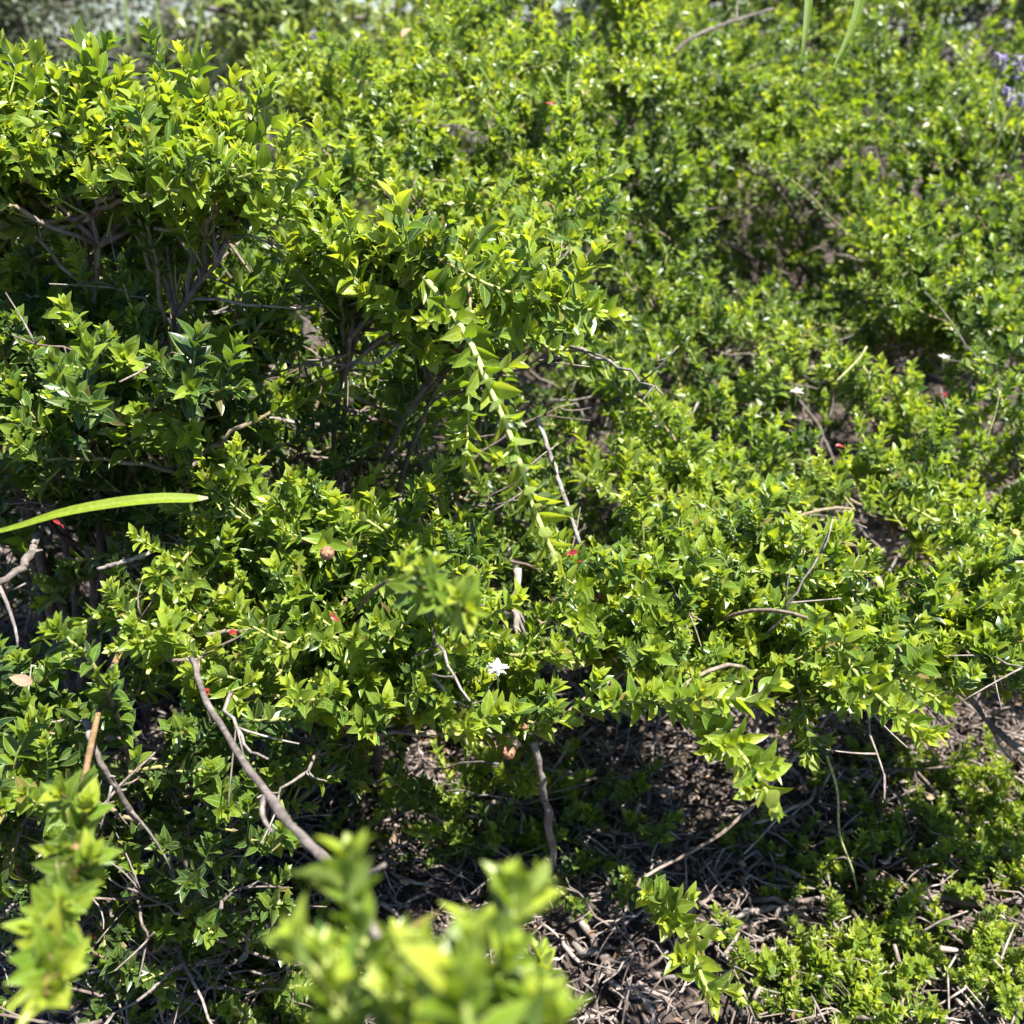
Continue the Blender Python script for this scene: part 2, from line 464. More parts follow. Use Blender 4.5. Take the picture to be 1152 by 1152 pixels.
def tree(x, y, h, cr, lab, nleaf, leafsize, tonehi=.7, material='far_leaf', trunk_r=.10, crown_lo=.25):
    root = empty("background_tree", (x, y, float(gz(x, y))))
    tag(root, lab, "tree", "trees far behind the shrubs")
    z0 = float(gz(x, y))
    st = MB()
    top = np.array([x + rng.normal() * .3, y + rng.normal() * .3, z0 + h])
    base = np.array([x, y, z0 - .1])
    P = curve(base, (base + top) / 2 + np.array([rng.normal() * .25, 0, 0]), top, 14)
    tube(st, P, np.linspace(trunk_r, trunk_r * .2, 14), 8, wob=.05)
    lf = MB(); pos, X, N, LL, to = [], [], [], [], []
    for k in range(26):
        u = rng.uniform(crown_lo, .98); b = P[int(u * 13)]
        an = rng.uniform(0, 6.28); ln = cr * (1.15 - .7 * u) * rng.uniform(.6, 1.15)
        e = b + np.array([math.cos(an) * ln, math.sin(an) * ln, rng.uniform(.0, .5) * ln])
        Q = curve(b, (b + e) / 2 + np.array([0, 0, .18 * ln]), e, 8)
        tube(st, Q, np.linspace(trunk_r * .35, .008, 8), 5)
        m = nleaf // 26
        c = Q[rng.integers(2, 8, m)] + rng.normal(size=(m, 3)) * np.array([.16, .16, .13]) * cr * .9
        ctone = rng.uniform(.1, tonehi)
        pos.append(c); X.append(rng.normal(size=(m, 3)) + np.array([0, 0, -.4])); N.append(rng.normal(size=(m, 3)) + Z * .8); LL.append(leafsize * rng.uniform(.6, 1.3, m)); to.append(np.clip(ctone + .15 * rng.normal(size=m), 0, 1))
    st.build("trunk", M['tree_bark'], root, root.location)
    add_leaves(lf, np.concatenate(pos), np.concatenate(X), np.concatenate(N), np.concatenate(LL), np.concatenate(to), False)
    lf.build("crown", M[material], root, root.location)


tree(-3.4, 6.2, 2.6, 1.4, "broad olive green tree at the far left edge of the skyline", 12000, .045, .7, crown_lo=.02)
tree(-4.7, 9.5, 5.0, 2.0, "tall greyish tree behind, next to the patch of pale sky", 14000, .06, .45, crown_lo=.02)
tree(-4.1, 13.5, 4.5, 1.6, "thin open tree with sky showing through its crown", 2600, .08, .4, trunk_r=.07, crown_lo=.05)
tree(-5.3, 8.0, 5.5, 1.9, "large dark tree partly outside the left side of the view", 5000, .09, .6, crown_lo=.02)
tree(1.2, 11.0, 5.2, 2.0, "far tree hidden behind the shrubs on the bank", 2600, .13, .6, crown_lo=.03)
tree(-.9, 16.0, 3.2, 1.7, "low rounded tree on the skyline beyond the sky gap", 7000, .07, .5, crown_lo=.03)
tree(-2.9, 5.2, 1.4, .7, "dark olive bush behind the crown at far left", 9000, .04, .6, crown_lo=.02, trunk_r=.03)
tree(-1.15, 5.4, 1.25, .6, "dark olive bush under the sky gap behind the fine leaved bush", 7000, .04, .6, crown_lo=.02, trunk_r=.03)
tree(-1.95, 7.5, .75, .35, "low grey green bush below the pale sky patch", 5000, .04, .4, crown_lo=.02, trunk_r=.03)
tree(1.35, 4.9, 1.5, .8, "dark olive bush beyond the bank, behind the two drooping blades", 6000, .045, .6, crown_lo=.02, trunk_r=.03)
tree(2.5, 5.2, 1.6, .9, "dark olive bush beyond the bank at the right corner", 6000, .045, .6, crown_lo=.02, trunk_r=.03)
tree(.35, 4.9, 1.4, .7, "dark olive bush beyond the bank at top centre", 5000, .045, .6, crown_lo=.02, trunk_r=.03)
tree(-.66, 3.0, .95, .45, "fine leaved yellow green bush behind the upper left crown", 5000, .035, .95, material='feathery', trunk_r=.012, crown_lo=.02)
tree(-.36, 3.6, 1.0, .4, "fine leaved olive bush below the sky gap at top centre", 3600, .035, .8, material='feathery', trunk_r=.012, crown_lo=.02)

# ------------------------------------------------------------------ shrubs


def in_poly(x, y, poly):
    c = False; n = len(poly)
    for i in range(n):
        x1, y1 = poly[i]; x2, y2 = poly[i - 1]
        if (y1 > y) != (y2 > y) and x < (x2 - x1) * (y - y1) / (y2 - y1) + x1: c = not c
    return c


def clump(x, y):
    return math.sin(x * .061 + 1.7 * math.sin(y * .043) + 2.1) * math.cos(y * .067 + 1.3 * math.sin(x * .037)) + .5 * math.sin(x * .11 + y * .09)


def tips_in(poly, n, depth, jit, mind, cl=-.30):
    xs = [p[0] for p in poly]; ys = [p[1] for p in poly]
    out, kept, tries = [], [], 0
    while len(out) < n and tries < n * 60:
        tries += 1
        x, y = random.uniform(min(xs), max(xs)), random.uniform(min(ys), max(ys))
        if not in_poly(x, y, poly) or clump(x, y) < cl: continue
        if any((x - a) ** 2 + (y - b) ** 2 < mind ** 2 for a, b in kept[-60:]): continue
        kept.append((x, y)); out.append(at(x, y, max(.3, depth(x, y) + random.gauss(0, jit))))
    return out


class Shrub:
    def __init__(s, label, root_xy, crown_h, sp, rest_label=None):
        z = float(gz(*root_xy))
        s.o = empty("shrub", (root_xy[0], root_xy[1], z)); tag(s.o, label, "shrub", "leafy shrubs of the thicket")
        s.root = np.array([root_xy[0], root_xy[1], z]); s.h = crown_h; s.sp = sp; s.count = 0; s.pts = None; s.tips = []

    def limbs(s, tips, k):
        """a few woody stems that fork from the base and carry the branches"""
        T = np.array(tips); idx = [int(rng.integers(len(T)))]
        while len(idx) < min(k, len(T)):
            idx.append(int(np.argmax(np.min(np.linalg.norm(T[:, None] - T[idx][None], axis=2), axis=1))))
        pts = [] if s.pts is None else [s.pts]
        for c in idx:
            near = T[np.argsort(np.linalg.norm(T - T[c], axis=1))[:6]].mean(0)
            e = s.root * .12 + near * .88; e[2] = near[2] - random.uniform(.03, .07)
            a = s.root + np.array([random.gauss(0, .04), random.gauss(0, .03), -.02])
            m = a * .55 + e * .45 + np.array([random.gauss(0, .03), random.gauss(0, .03), 0]); m[2] = a[2] + (e[2] - a[2]) * random.uniform(.45, .9)
            P = curve(a, m, e, 22); P[1:-1] += np.cumsum(rng.normal(size=(20, 3)) * .0022, 0) * np.linspace(1, .3, 20)[:, None]
            mb = MB(); ln = np.linalg.norm(e - a); r0 = .0022 + .0045 * ln
            tube(mb, P, np.linspace(r0, .0013, 22) * (1 + .08 * rng.normal(size=22)), 8, 0, .12, wob=.04)
            mb.build("main_stem", M['bark'], s.o, s.root); pts.append(P[7:])
        s.pts = np.concatenate(pts)

    def inner(s, n_leafy, n_bare, lo=0.0):
        """the sparse shaded shoots and dead twigs inside the shrub"""
        for k in range(n_leafy + n_bare):
            b = s.pts[rng.integers(len(s.pts))]
            if k >= n_leafy and k % 4 == 0 and len(s.tips): t_ = s.tips[rng.integers(len(s.tips))]; b = t_ + rng.normal(size=3) * .012 - np.array([0, 0, .02])
            d = nrm(rng.normal(size=3) * np.array([1, 1, .5]) + np.array([0, -.25, .1])); ln = random.uniform(.05, .13)
            P = curve(b, b + d * ln * .5 + rng.normal(size=3) * .012, b + d * ln + np.array([0, 0, random.uniform(-.01, .03)]), 9)
            if k < n_leafy:
                branch(s.o, P, Spec(L=s.sp.L * .9, tone=max(.15, s.sp.tone - .15), full=s.sp.full, young=.45), r=(.0012, .0007), leafy=ln * .6, shoots=2, sidelen=(.012, .03), a=(.1, .7))  # leaf tone lowered inside the shrub, shade put into the colour
            else:
                mb = MB(); P[1:-1] += rng.normal(size=(7, 3)) * .0015; tube(mb, P, np.linspace(.0013, .0006, 9), 5)
                for q in range(3):
                    j = random.randint(2, 7); dd = nrm(d + rng.normal(size=3) * .7); tube(mb, curve(P[j], P[j] + dd * .012 + rng.normal(size=3) * .003, P[j] + dd * random.uniform(.015, .05), 5), np.linspace(.0008, .0004, 5), 4)
                mb.build("dead_twig", M['dead_wood'] if rng.random() < .4 else M['bark'], s.o, s.root)

    def path_to(s, tip, n=14):
        d = np.linalg.norm((s.pts - tip) * np.array([1, 1, 1.3]), axis=1)
        c = s.pts[np.argsort(d)[:40]]; c = c[np.argmin(np.abs(np.linalg.norm(c - tip, axis=1) - .13))] if d.min() < .3 else s.pts[np.argmin(d)]
        ln = np.linalg.norm(tip - c)
        mid = c * .5 + tip * .5 + rng.normal(size=3) * .015 * min(1, ln / .1); mid[2] = c[2] + (tip[2] - c[2]) * random.uniform(.5, 1.0)
        P = curve(c, mid, tip, n)
        P[1:-1] += rng.normal(size=(n - 2, 3)) * .0012
        return P

    def grow(s, tips, limbs=6, inner=(0, 0), **kw):
        if limbs: s.limbs(tips, limbs)
        s.tips = tips
        for t in tips:
            P = s.path_to(t); ln = np.linalg.norm(P[-1] - P[0])
            st = random.random(); k2 = dict(kw); sp = Spec(L=s.sp.L * random.uniform(.85, 1.08), tone=float(np.clip(s.sp.tone + random.gauss(-.03, .11), .12, .75)), full=s.sp.full, shoot=s.sp.shoot, shoots=s.sp.shoots, leafy=s.sp.leafy, young=s.sp.young * random.uniform(.7, 1.15))
            if st < .28: k2.update(shoots=random.randint(1, 3), sidelen=(.012, .03), leafy=s.sp.leafy * random.uniform(.9, 1.4), upbias=.2, spacing=.5)
            elif st < .40: k2.update(shoots=random.randint(2, 3))
            branch(s.o, P, sp, r=(.0014 + .004 * ln, .0010), **k2); s.count += 1
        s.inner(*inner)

    def hero(s, pts, n=22, link=True, **kw):
        W = [at(*p) for p in pts]
        if link:
            q = W[0]
            if s.pts is None: c = s.root
            else:
                dd = np.linalg.norm(s.pts - q, axis=1); c = s.pts[np.argsort(dd)[min(len(dd) - 1, 12)]]
            m = c * .5 + q * .5; m[2] = c[2] + (q[2] - c[2]) * .75
            W = [c, m] + W
        P = smooth_path(W, n)
        s.count += 1
        kw.setdefault('stem_from', 1.0)
        return branch(s.o, P, kw.pop('sp', s.sp), **kw)


def plane(x0, y0, d0, ddx, ddy):
    return lambda x, y: d0 + ddx * (x - x0) / 100 + ddy * (y - y0) / 100


# the tall shrub upper left: a crown at about eye level that shades what is under it
A = Shrub("tall leafy shrub at upper left, its sunlit crown against the trees and sky", (-.42, .85), .85, Spec(L=.0165, tone=.5, shoots=6, leafy=.17))
A.grow(tips_in([(-160, 130), (-160, 75), (40, 80), (190, 80), (300, 108), (340, 170), (330, 240), (180, 215), (60, 190), (-160, 220)], 62, plane(150, 80, .68, 0, -.06), .025, 26), 8, (14, 14))
A.grow(tips_in([(-160, 75), (60, 85), (200, 85), (330, 110), (360, 170), (-160, 160)], 16, plane(150, 80, .88, 0, -.02), .08, 24), 3)
# its lower, half shaded side; shade also put into darker leaf colour
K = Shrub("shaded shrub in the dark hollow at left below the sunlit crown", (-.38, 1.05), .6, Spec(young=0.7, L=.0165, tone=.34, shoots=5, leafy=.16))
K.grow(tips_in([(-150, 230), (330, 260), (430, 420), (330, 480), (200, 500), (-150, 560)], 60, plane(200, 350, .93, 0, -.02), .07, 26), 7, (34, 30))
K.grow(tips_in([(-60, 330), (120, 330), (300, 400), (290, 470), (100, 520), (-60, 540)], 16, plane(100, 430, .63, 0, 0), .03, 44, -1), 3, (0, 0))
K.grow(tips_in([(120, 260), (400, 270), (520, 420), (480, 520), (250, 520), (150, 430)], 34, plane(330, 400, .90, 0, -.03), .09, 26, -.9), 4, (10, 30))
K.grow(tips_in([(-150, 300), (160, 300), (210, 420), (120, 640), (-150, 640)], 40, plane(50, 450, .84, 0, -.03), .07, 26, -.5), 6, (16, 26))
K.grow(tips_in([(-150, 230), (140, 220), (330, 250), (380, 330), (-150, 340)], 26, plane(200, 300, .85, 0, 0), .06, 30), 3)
A.grow(tips_in([(-150, 230), (60, 215), (260, 240), (250, 330), (120, 430), (-150, 470)], 40, plane(100, 320, .76, 0, -.02), .05, 26, -.6), 0, (8, 20))
# the arching shrub in the middle
B = Shrub("shrub in the middle with one long arching pale green stem hanging out", (-.16, 1.0), .75, Spec(L=.0165, tone=.46, shoots=6, leafy=.16))
B.grow(tips_in([(330, 215), (420, 235), (520, 270), (610, 310), (660, 350), (650, 400), (560, 390), (480, 400), (400, 330), (330, 290)], 44, plane(480, 320, .66, .0, -.02), .03, 24), 5, (12, 12))
B.grow(tips_in([(300, 240), (500, 300), (560, 420), (520, 520), (380, 500), (330, 380)], 15, plane(450, 400, .92, 0, -.03), .06, 30), 4, (14, 26))
# centre left mass
C = Shrub("low spreading shrub filling the left centre, yellow green shoot tips upright", (-.17, .92), .6, Spec(L=.0145, tone=.48, shoots=6, leafy=.16))
C.grow(tips_in([(170, 520), (250, 500), (420, 560), (560, 600), (560, 700), (480, 760), (430, 830), (330, 800), (240, 820), (140, 740), (60, 720), (180, 640)], 62, plane(330, 640, .66, 0, -.035), .03, 24), 7, (16, 34))
C.grow(tips_in([(460, 720), (640, 715), (655, 810), (600, 850), (520, 840), (460, 800)], 20, plane(550, 770, .655, 0, -.02), .025, 24), 2)
C.grow(tips_in([(60, 480), (420, 470), (580, 560), (600, 680), (420, 780), (60, 720), (-60, 640)], 14, plane(330, 640, .76, 0, -.04), .05, 30), 3)
Cg = Shrub("dim low shrub seen through the dark gap below the arching stem", (.03, 1.15), .4, Spec(young=0.45, L=.013, tone=.30, shoots=5, leafy=.14))  # dark leaf tone stands in for the deep shade of the gap
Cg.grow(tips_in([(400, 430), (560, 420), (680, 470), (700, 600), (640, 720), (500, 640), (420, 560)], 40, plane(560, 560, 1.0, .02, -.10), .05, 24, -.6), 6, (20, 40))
# front right mass with overhanging tips
D = Shrub("dense shrub right of centre whose front shoots overhang the bare litter", (.20, 1.0), .58, Spec(L=.0145, tone=.46, shoots=6, leafy=.16))
D.grow(tips_in([(610, 640), (700, 620), (860, 650), (1000, 660), (1180, 640), (1180, 780), (1040, 800), (960, 800), (880, 760), (800, 800), (700, 790), (640, 760)], 80, plane(800, 720, .70, .01, -.045), .03, 22), 8, (16, 26))
D.grow(tips_in([(1150, 620), (1420, 620), (1420, 800), (1150, 790)], 22, plane(1250, 720, .72, .01, -.045), .04, 24, -.9), 4)  # unseen foliage past the right frame edge, added to shade the litter
D.grow(tips_in([(610, 600), (1200, 600), (1200, 740), (700, 740)], 12, plane(800, 680, .80, .01, -.03), .04, 30), 3)
# right mid mass
E = Shrub("broad bright shrub covering the right middle of the thicket", (.52, 1.25), .6, Spec(L=.0155, tone=.5, full=False, shoots=7, leafy=.19))
E.grow(tips_in([(1120, 470), (1420, 470), (1420, 700), (1120, 690)], 26, plane(850, 500, .98, .01, -.14), .05, 20, -.9), 4)  # added patch out of view at right, blocks sun from the ground under D
E.grow(tips_in([(640, 420), (700, 370), (850, 345), (1000, 400), (1240, 420), (1240, 680), (1000, 680), (820, 660), (700, 640), (640, 560)], 110, plane(850, 500, .98, .01, -.14), .05, 18, -.5), 9, (20, 24))
# back centre
Fs = Shrub("leafy shrub at upper centre behind the arching stem, sky above it", (-.02, 1.5), .85, Spec(L=.0165, tone=.5, full=False, shoots=7, leafy=.20))
Fs.grow(tips_in([(290, 50), (380, 40), (450, 80), (560, 70), (690, 130), (720, 240), (660, 330), (560, 290), (420, 230), (330, 200), (290, 130)], 100, plane(480, 150, 1.10, .01, -.12), .07, 20, -.8), 8, (12, 16))
Fs.grow(tips_in([(270, 40), (500, 30), (500, 170), (290, 150)], 30, plane(480, 150, 1.25, .01, -.12), .08, 20, -1), 3)
# back right
G = Shrub("wide shrub on the bank at upper right around a shadowy gap", (.75, 2.1), .6, Spec(L=.0185, tone=.45, full=False, shoots=7, leafy=.24, shoot=(.04, .07)))
G.grow(tips_in([(700, 60), (860, 100), (1000, 120), (1290, 110), (1290, 330), (1130, 380), (960, 370), (900, 300), (1000, 230), (940, 190), (840, 190), (740, 170)], 120, plane(900, 180, 1.55, .02, -.16), .10, 16, -.55), 8, (40, 26))
G.grow(tips_in([(740, 150), (1000, 170), (1000, 260), (900, 330), (740, 300)], 26, plane(900, 200, 1.95, .02, -.1), .06, 20, -.5), 4, (16, 16))
Gb = Shrub("shrub at top right rising above the camera's eye level on the bank", (.9, 2.6), .8, Spec(L=.02, tone=.45, full=False, shoots=7, leafy=.28, shoot=(.045, .08)))
Gb.grow(tips_in([(720, -60), (1290, -60), (1290, 150), (1000, 140), (720, 90)], 130, plane(900, 50, 1.95, .01, -.25), .12, 15, -.9), 8, (40, 20))
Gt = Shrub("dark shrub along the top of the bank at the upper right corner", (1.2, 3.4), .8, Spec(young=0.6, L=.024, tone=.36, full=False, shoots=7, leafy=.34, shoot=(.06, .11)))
Gt.grow(tips_in([(700, -130), (1330, -130), (1330, 60), (700, 50)], 90, plane(1000, -30, 2.8, .02, -.25), .15, 16, -.9), 8, (20, 20))
Gx = Shrub("shrub spilling down the bank between the shadowy gap and the right edge", (.95, 1.9), .6, Spec(young=.85, L=.0165, tone=.38, full=False, shoots=7, leafy=.24, shoot=(.035, .065)))
Gx.grow(tips_in([(880, 30), (1290, 20), (1290, 420), (1080, 400), (960, 330), (1010, 200), (930, 150)], 90, plane(1050, 200, 1.5, .02, -.17), .08, 18, -.25), 9, (6, 30))
Gy = Shrub("shrub at the top between the crooked branch and the drooping blades", (.6, 2.2), .7, Spec(young=.85, L=.0175, tone=.40, full=False, shoots=7, leafy=.24, shoot=(.035, .065)))
Gy.grow(tips_in([(640, 60), (760, 40), (980, 60), (960, 160), (820, 180), (700, 250), (640, 200)], 70, plane(800, 120, 1.62, .02, -.17), .08, 18, -.3), 8, (6, 30))
Mb = Shrub("loose shrub at top centre with thin twigs and gaps of sky", (.12, 2.0), .9, Spec(L=.018, tone=.52, full=False, shoots=7, leafy=.24, shoot=(.04, .07)))
Mb.grow(tips_in([(470, 20), (500, -60), (760, -80), (760, 110), (640, 120), (500, 90)], 84, plane(620, 40, 1.42, .02, -.12), .09, 18, -.7), 6, (16, 16))
# gap filler between E and G, its half shade also put into leaf tone
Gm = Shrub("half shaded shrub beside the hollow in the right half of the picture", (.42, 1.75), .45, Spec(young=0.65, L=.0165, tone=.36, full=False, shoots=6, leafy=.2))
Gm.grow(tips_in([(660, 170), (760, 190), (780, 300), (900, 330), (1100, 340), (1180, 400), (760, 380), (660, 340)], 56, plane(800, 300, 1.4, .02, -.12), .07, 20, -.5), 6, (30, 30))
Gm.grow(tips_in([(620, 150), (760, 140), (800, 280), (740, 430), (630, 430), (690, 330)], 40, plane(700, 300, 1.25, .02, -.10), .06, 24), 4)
# lower left, sparser and greyer
I = Shrub("sparse grey green shrub at lower left with woody stems", (-.50, .80), .4, Spec(young=0.6, L=.0145, tone=.36, shoots=4, leafy=.12))
I.grow(tips_in([(-120, 690), (60, 700), (150, 780), (130, 900), (60, 960), (-120, 1000)], 19, plane(50, 820, .60, 0, -.01), .04, 36), 5, (6, 30))
I.grow(tips_in([(-60, 980), (160, 900), (330, 900), (350, 1060), (200, 1130), (-60, 1180)], 7, plane(150, 1000, .62, 0, .0), .04, 40), 3, (4, 14))
Ib = Shrub("twiggy shrub low at the left bottom, small sprigs over grey dead twigs", (-.26, .66), .2, Spec(young=0.6, L=.0135, tone=.33, shoots=2, leafy=.09))
Ib.grow(tips_in([(-60, 820), (200, 830), (360, 880), (380, 1000), (350, 1160), (-60, 1160)], 24, plane(180, 980, .70, 0, .0), .06, 34, -.7), 6, (14, 90))
I.grow(tips_in([(190, 760), (330, 800), (420, 860), (330, 950), (220, 900)], 12, plane(300, 850, .62, 0, 0), .04, 40))
# low plants at the foot of the central stems
Jc = Shrub("small low shrub under the central grey stem, in half shade", (.06, .98), .3, Spec(L=.0135, tone=.4, shoots=4, leafy=.10))
Jc.grow(tips_in([(430, 850), (700, 870), (800, 930), (730, 1050), (600, 1050), (420, 960)], 22, plane(640, 1000, .86, 0, 0), .05, 34, -1), 5, (4, 40))

def ground_tips(n, x0, x1, y0, y1, h0, h1):
    out = []
    for k in range(n):
        x, y = random.uniform(x0, x1), random.uniform(y0, y1); out.append(np.array([x, y, float(gz(x, y)) + random.uniform(h0, h1)]))
    return out


Cl = Shrub("low dim undergrowth shrub between the woody stems at the centre", (-.05, 1.2), .2, Spec(young=0.4, L=.013, tone=.27, full=False, shoots=5, leafy=.12))  # leaves coloured dark here and below, standing in for undergrowth shade
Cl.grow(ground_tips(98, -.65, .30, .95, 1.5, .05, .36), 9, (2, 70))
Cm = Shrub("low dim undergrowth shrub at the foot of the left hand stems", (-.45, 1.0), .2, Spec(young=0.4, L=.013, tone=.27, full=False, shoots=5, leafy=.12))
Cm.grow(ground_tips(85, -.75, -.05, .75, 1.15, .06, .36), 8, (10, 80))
Gl = Shrub("ragged low shrub covering the bank below the lavender flowers", (.9, 1.7), .2, Spec(young=0.45, L=.018, tone=.33, full=False, shoots=6, leafy=.20, shoot=(.04, .07)))  # shade between the upper shoots painted as dark leaf tone on these low shrubs
Gl.grow(ground_tips(95, .25, 1.5, 1.3, 2.1, .05, .22), 9, (10, 50))
Gu = Shrub("ragged low shrub covering the upper part of the bank", (1.0, 2.5), .2, Spec(young=0.45, L=.020, tone=.33, full=False, shoots=6, leafy=.26, shoot=(.05, .09)))
Gu.grow(ground_tips(95, .1, 1.9, 2.0, 3.1, .08, .34), 9, (10, 40))
Gv = Shrub("ragged low shrub on the far side of the bank, hardly in view", (1.3, 3.6), .2, Spec(young=0.45, L=.024, tone=.33, full=False, shoots=6, leafy=.3, shoot=(.06, .10)))
Gv.grow(ground_tips(90, .15, 2.6, 3.0, 4.2, .10, .45), 9, (6, 20))
Fu = Shrub("ragged low shrub under the upper centre of the thicket", (.1, 1.9), .2, Spec(young=0.45, L=.018, tone=.33, full=False, shoots=6, leafy=.22, shoot=(.04, .07)))
Fu.grow(ground_tips(80, -.5, .5, 1.4, 2.4, .08, .4), 8, (10, 40))

# the shoots that stand out, each laid along its own stem
B.hero([(400, 260, .74), (465, 300, .64), (520, 370, .575), (548, 430, .545), (578, 500, .535), (600, 570, .525), (622, 622, .52)], link=False, leafy=.30, stem_mat='young_bark', shoots=7, spread=.85, sp=Spec(L=.0168, tone=.55, shoots=5, leafy=.2), r=(.0024, .0013), a=(.5, 1.0), sidelen=(.018, .04), upbias=-.10, spacing=.60, n=34, label="long arching branch with a pale yellow green stem and spaced leaf pairs")
B.hero([(520, 300, .62), (528, 400, .60), (527, 470, .59), (524, 520, .585)], leafy=.10, shoots=2, a=(.2, 1), sidelen=(.015, .03), upbias=-.2, spacing=.45, r=(.0012, .0008))
B.hero([(470, 285, .64), (560, 325, .60), (640, 345, .58), (690, 352, .57)], leafy=.12, shoots=6, a=(.2, 1), sidelen=(.02, .035), upbias=.4)
C.hero([(395, 700, .68), (415, 670, .57), (445, 652, .47), (490, 668, .41), (530, 690, .38)], r=(.0013, .0009), link=False, leafy=.09, shoots=6, a=(.2, .5), sidelen=(.012, .022), upbias=.8, sp=Spec(L=.0135, tone=.42, leafy=.08), label="shoot reaching nearer than the rest, slightly out of focus")
D.hero([(640, 800, .66), (690, 790, .62), (740, 790, .59), (800, 785, .56), (860, 790, .55)], leafy=.14, shoots=7, a=(.2, 1), sidelen=(.015, .03), upbias=.3, sp=Spec(L=.0165, tone=.55))
D.hero([(760, 780, .62), (800, 815, .57), (835, 850, .53), (860, 885, .51), (868, 905, .505)], leafy=.12, shoots=7, a=(.2, 1), sidelen=(.014, .025), upbias=.1, sp=Spec(L=.0165, tone=.6), label="bright shoot drooping over the edge, in full sun")
D.hero([(920, 700, .66), (965, 760, .61), (1005, 800, .58), (1040, 828, .56)], leafy=.12, shoots=8, a=(.2, 1), sidelen=(.016, .03), upbias=.2, sp=Spec(L=.0165, tone=.58))
D.hero([(890, 740, .72), (905, 800, .70), (915, 860, .69)], leafy=.07, shoots=5, a=(.2, 1), sidelen=(.014, .024), upbias=0)
D.hero([(720, 990, .74), (745, 1010, .62), (770, 1050, .57), (790, 1100, .54), (800, 1125, .53)], leafy=.13, shoots=7, a=(.2, 1), sidelen=(.013, .024), upbias=.2, sp=Spec(L=.0155, tone=.55))
E.hero([(860, 600, .80), (910, 640, .76), (950, 680, .73), (975, 705, .72)], leafy=.10, shoots=5, a=(.3, 1), sidelen=(.013, .022), upbias=.1, sp=Spec(L=.0165, tone=.55))
I.hero([(150, 880, .66), (130, 800, .58), (95, 735, .55), (55, 712, .53)], link=False, leafy=.10, shoots=5, a=(0, .7), sidelen=(.014, .025))
# the stem at the lower left edge, coming towards the camera
I.hero([(150, 700, .70), (120, 770, .62), (98, 860, .49), (90, 930, .42), (76, 1000, .37), (62, 1050, .33), (52, 1120, .29)], stem_mat='orange_stem', leafy=.17, shoots=8, link=False, a=(.1, .5), sidelen=(.012, .022), upbias=.5, r=(.0022, .0011), sp=Spec(L=.0135, tone=.5), label="orange tinged branch leaning towards the viewer at the left edge")
# the nearest plant, out of focus at the bottom
H = Shrub("nearest shrub at the bottom edge, large and out of focus", (-.06, .20), .66, Spec(L=.0150, tone=.5, shoots=5, leafy=.07, shoot=(.014, .026)))
for pts in ([(430, 1290, .25), (425, 1150, .245), (405, 1040, .245), (385, 995, .25)], [(500, 1290, .23), (505, 1160, .222), (480, 1075, .22)], [(560, 1290, .24), (560, 1130, .24), (575, 1050, .245), (600, 1005, .25)],
            [(470, 1290, .27), (455, 1170, .27), (450, 1060, .275)], [(600, 1290, .24), (600, 1210, .235), (615, 1135, .235)], [(530, 1300, .205), (530, 1200, .20), (520, 1110, .195)], [(400, 1300, .235), (385, 1190, .23), (365, 1075, .23)], [(620, 1330, .42), (600, 1180, .42), (612, 1085, .42)],
            [(560, 1300, .26), (545, 1180, .26), (535, 1050, .265)]):
    H.hero(pts, link=False, leafy=.055, shoots=4, a=(.4, 1), sidelen=(.008, .018), upbias=.5, r=(.0013, .0008), stem_from=.8, sp=Spec(L=.0165, tone=.50))

# ------------------------------------------------------------------ bare wood of the shrubs and dead sticks


def stick(pts, r, lab, twigs=0, material='dead_wood', name="bare_branch", cat="dead branch", group="bare dead branches caught in the thicket", nub=True):
    W = [at(*p) if len(p) == 3 else np.array(p[:3]) for p in pts]
    P = smooth_path(W, 4 * len(W) + 4); P[1:-1] += rng.normal(size=(len(P) - 2, 3)) * r[0] * .25
    o = empty(name, P[0]); mb = MB()
    rr = np.linspace(r[0], r[1], len(P)) * (1 + .10 * rng.normal(size=len(P)))
    tube(mb, P, rr, 8, wob=.05)
    if nub:
        for k in range(len(P) // 3):
            b = P[rng.integers(1, len(P) - 1)]; d = nrm(rng.normal(size=3)); tube(mb, [b, b + d * r[0] * 2.2], [r[0] * .6, r[0] * .25], 5)
    tag(o, lab, cat, group)
    mb.build("stem", M[material], o, P[0])
    for k in range(twigs):
        q = int(rng.uniform(.25, .95) * (len(P) - 1)); t = nrm(P[min(q + 1, len(P) - 1)] - P[q - 1])
        d = nrm(t + rng.normal(size=3) * .7); ln = rng.uniform(.02, .05)
        T_ = MB(); Q = curve(P[q], P[q] + d * ln * .5 + rng.normal(size=3) * .003, P[q] + d * ln, 6)
        tube(T_, Q, np.linspace(r[1] * .7, r[1] * .35, 6), 5); T_.build("twig", M[material], o, P[0])
    return o


stick([(215, 740, .60), (235, 795, .55), (280, 865, .49), (330, 930, .44), (378, 985, .41), (430, 1060, .38)], (.0016, .0023), "smooth grey brown bare branch slanting down to the nearest shrub", 3)
stick([(605, 470, .70), (625, 530, .69), (652, 612, .68)], (.0016, .0014), "thin pale bare stick hanging beside the long arching stem", 1)
stick([(600, 835, .74), (612, 890, .76), (620, 940, .80), (625, 1010, .95)], (.0026, .003), "gnarled grey lichen covered stem below the central foliage", 2)
stick([(450, 560, .72), (458, 600, .72), (470, 640, .73)], (.0018, .0014), "short pale stick in the gap left of the arching stem", 2)
stick([(582, 640, .75), (580, 690, .74), (588, 740, .74), (575, 800, .78)], (.0028, .002), "pale forked wood in the gap below the arching stem tip", 4)
stick([(950, 735, .72), (1040, 738, .73), (1150, 742, .75), (1240, 735, .78)], (.0022, .0028), "dark horizontal bare branch under foliage near the right edge", 3)
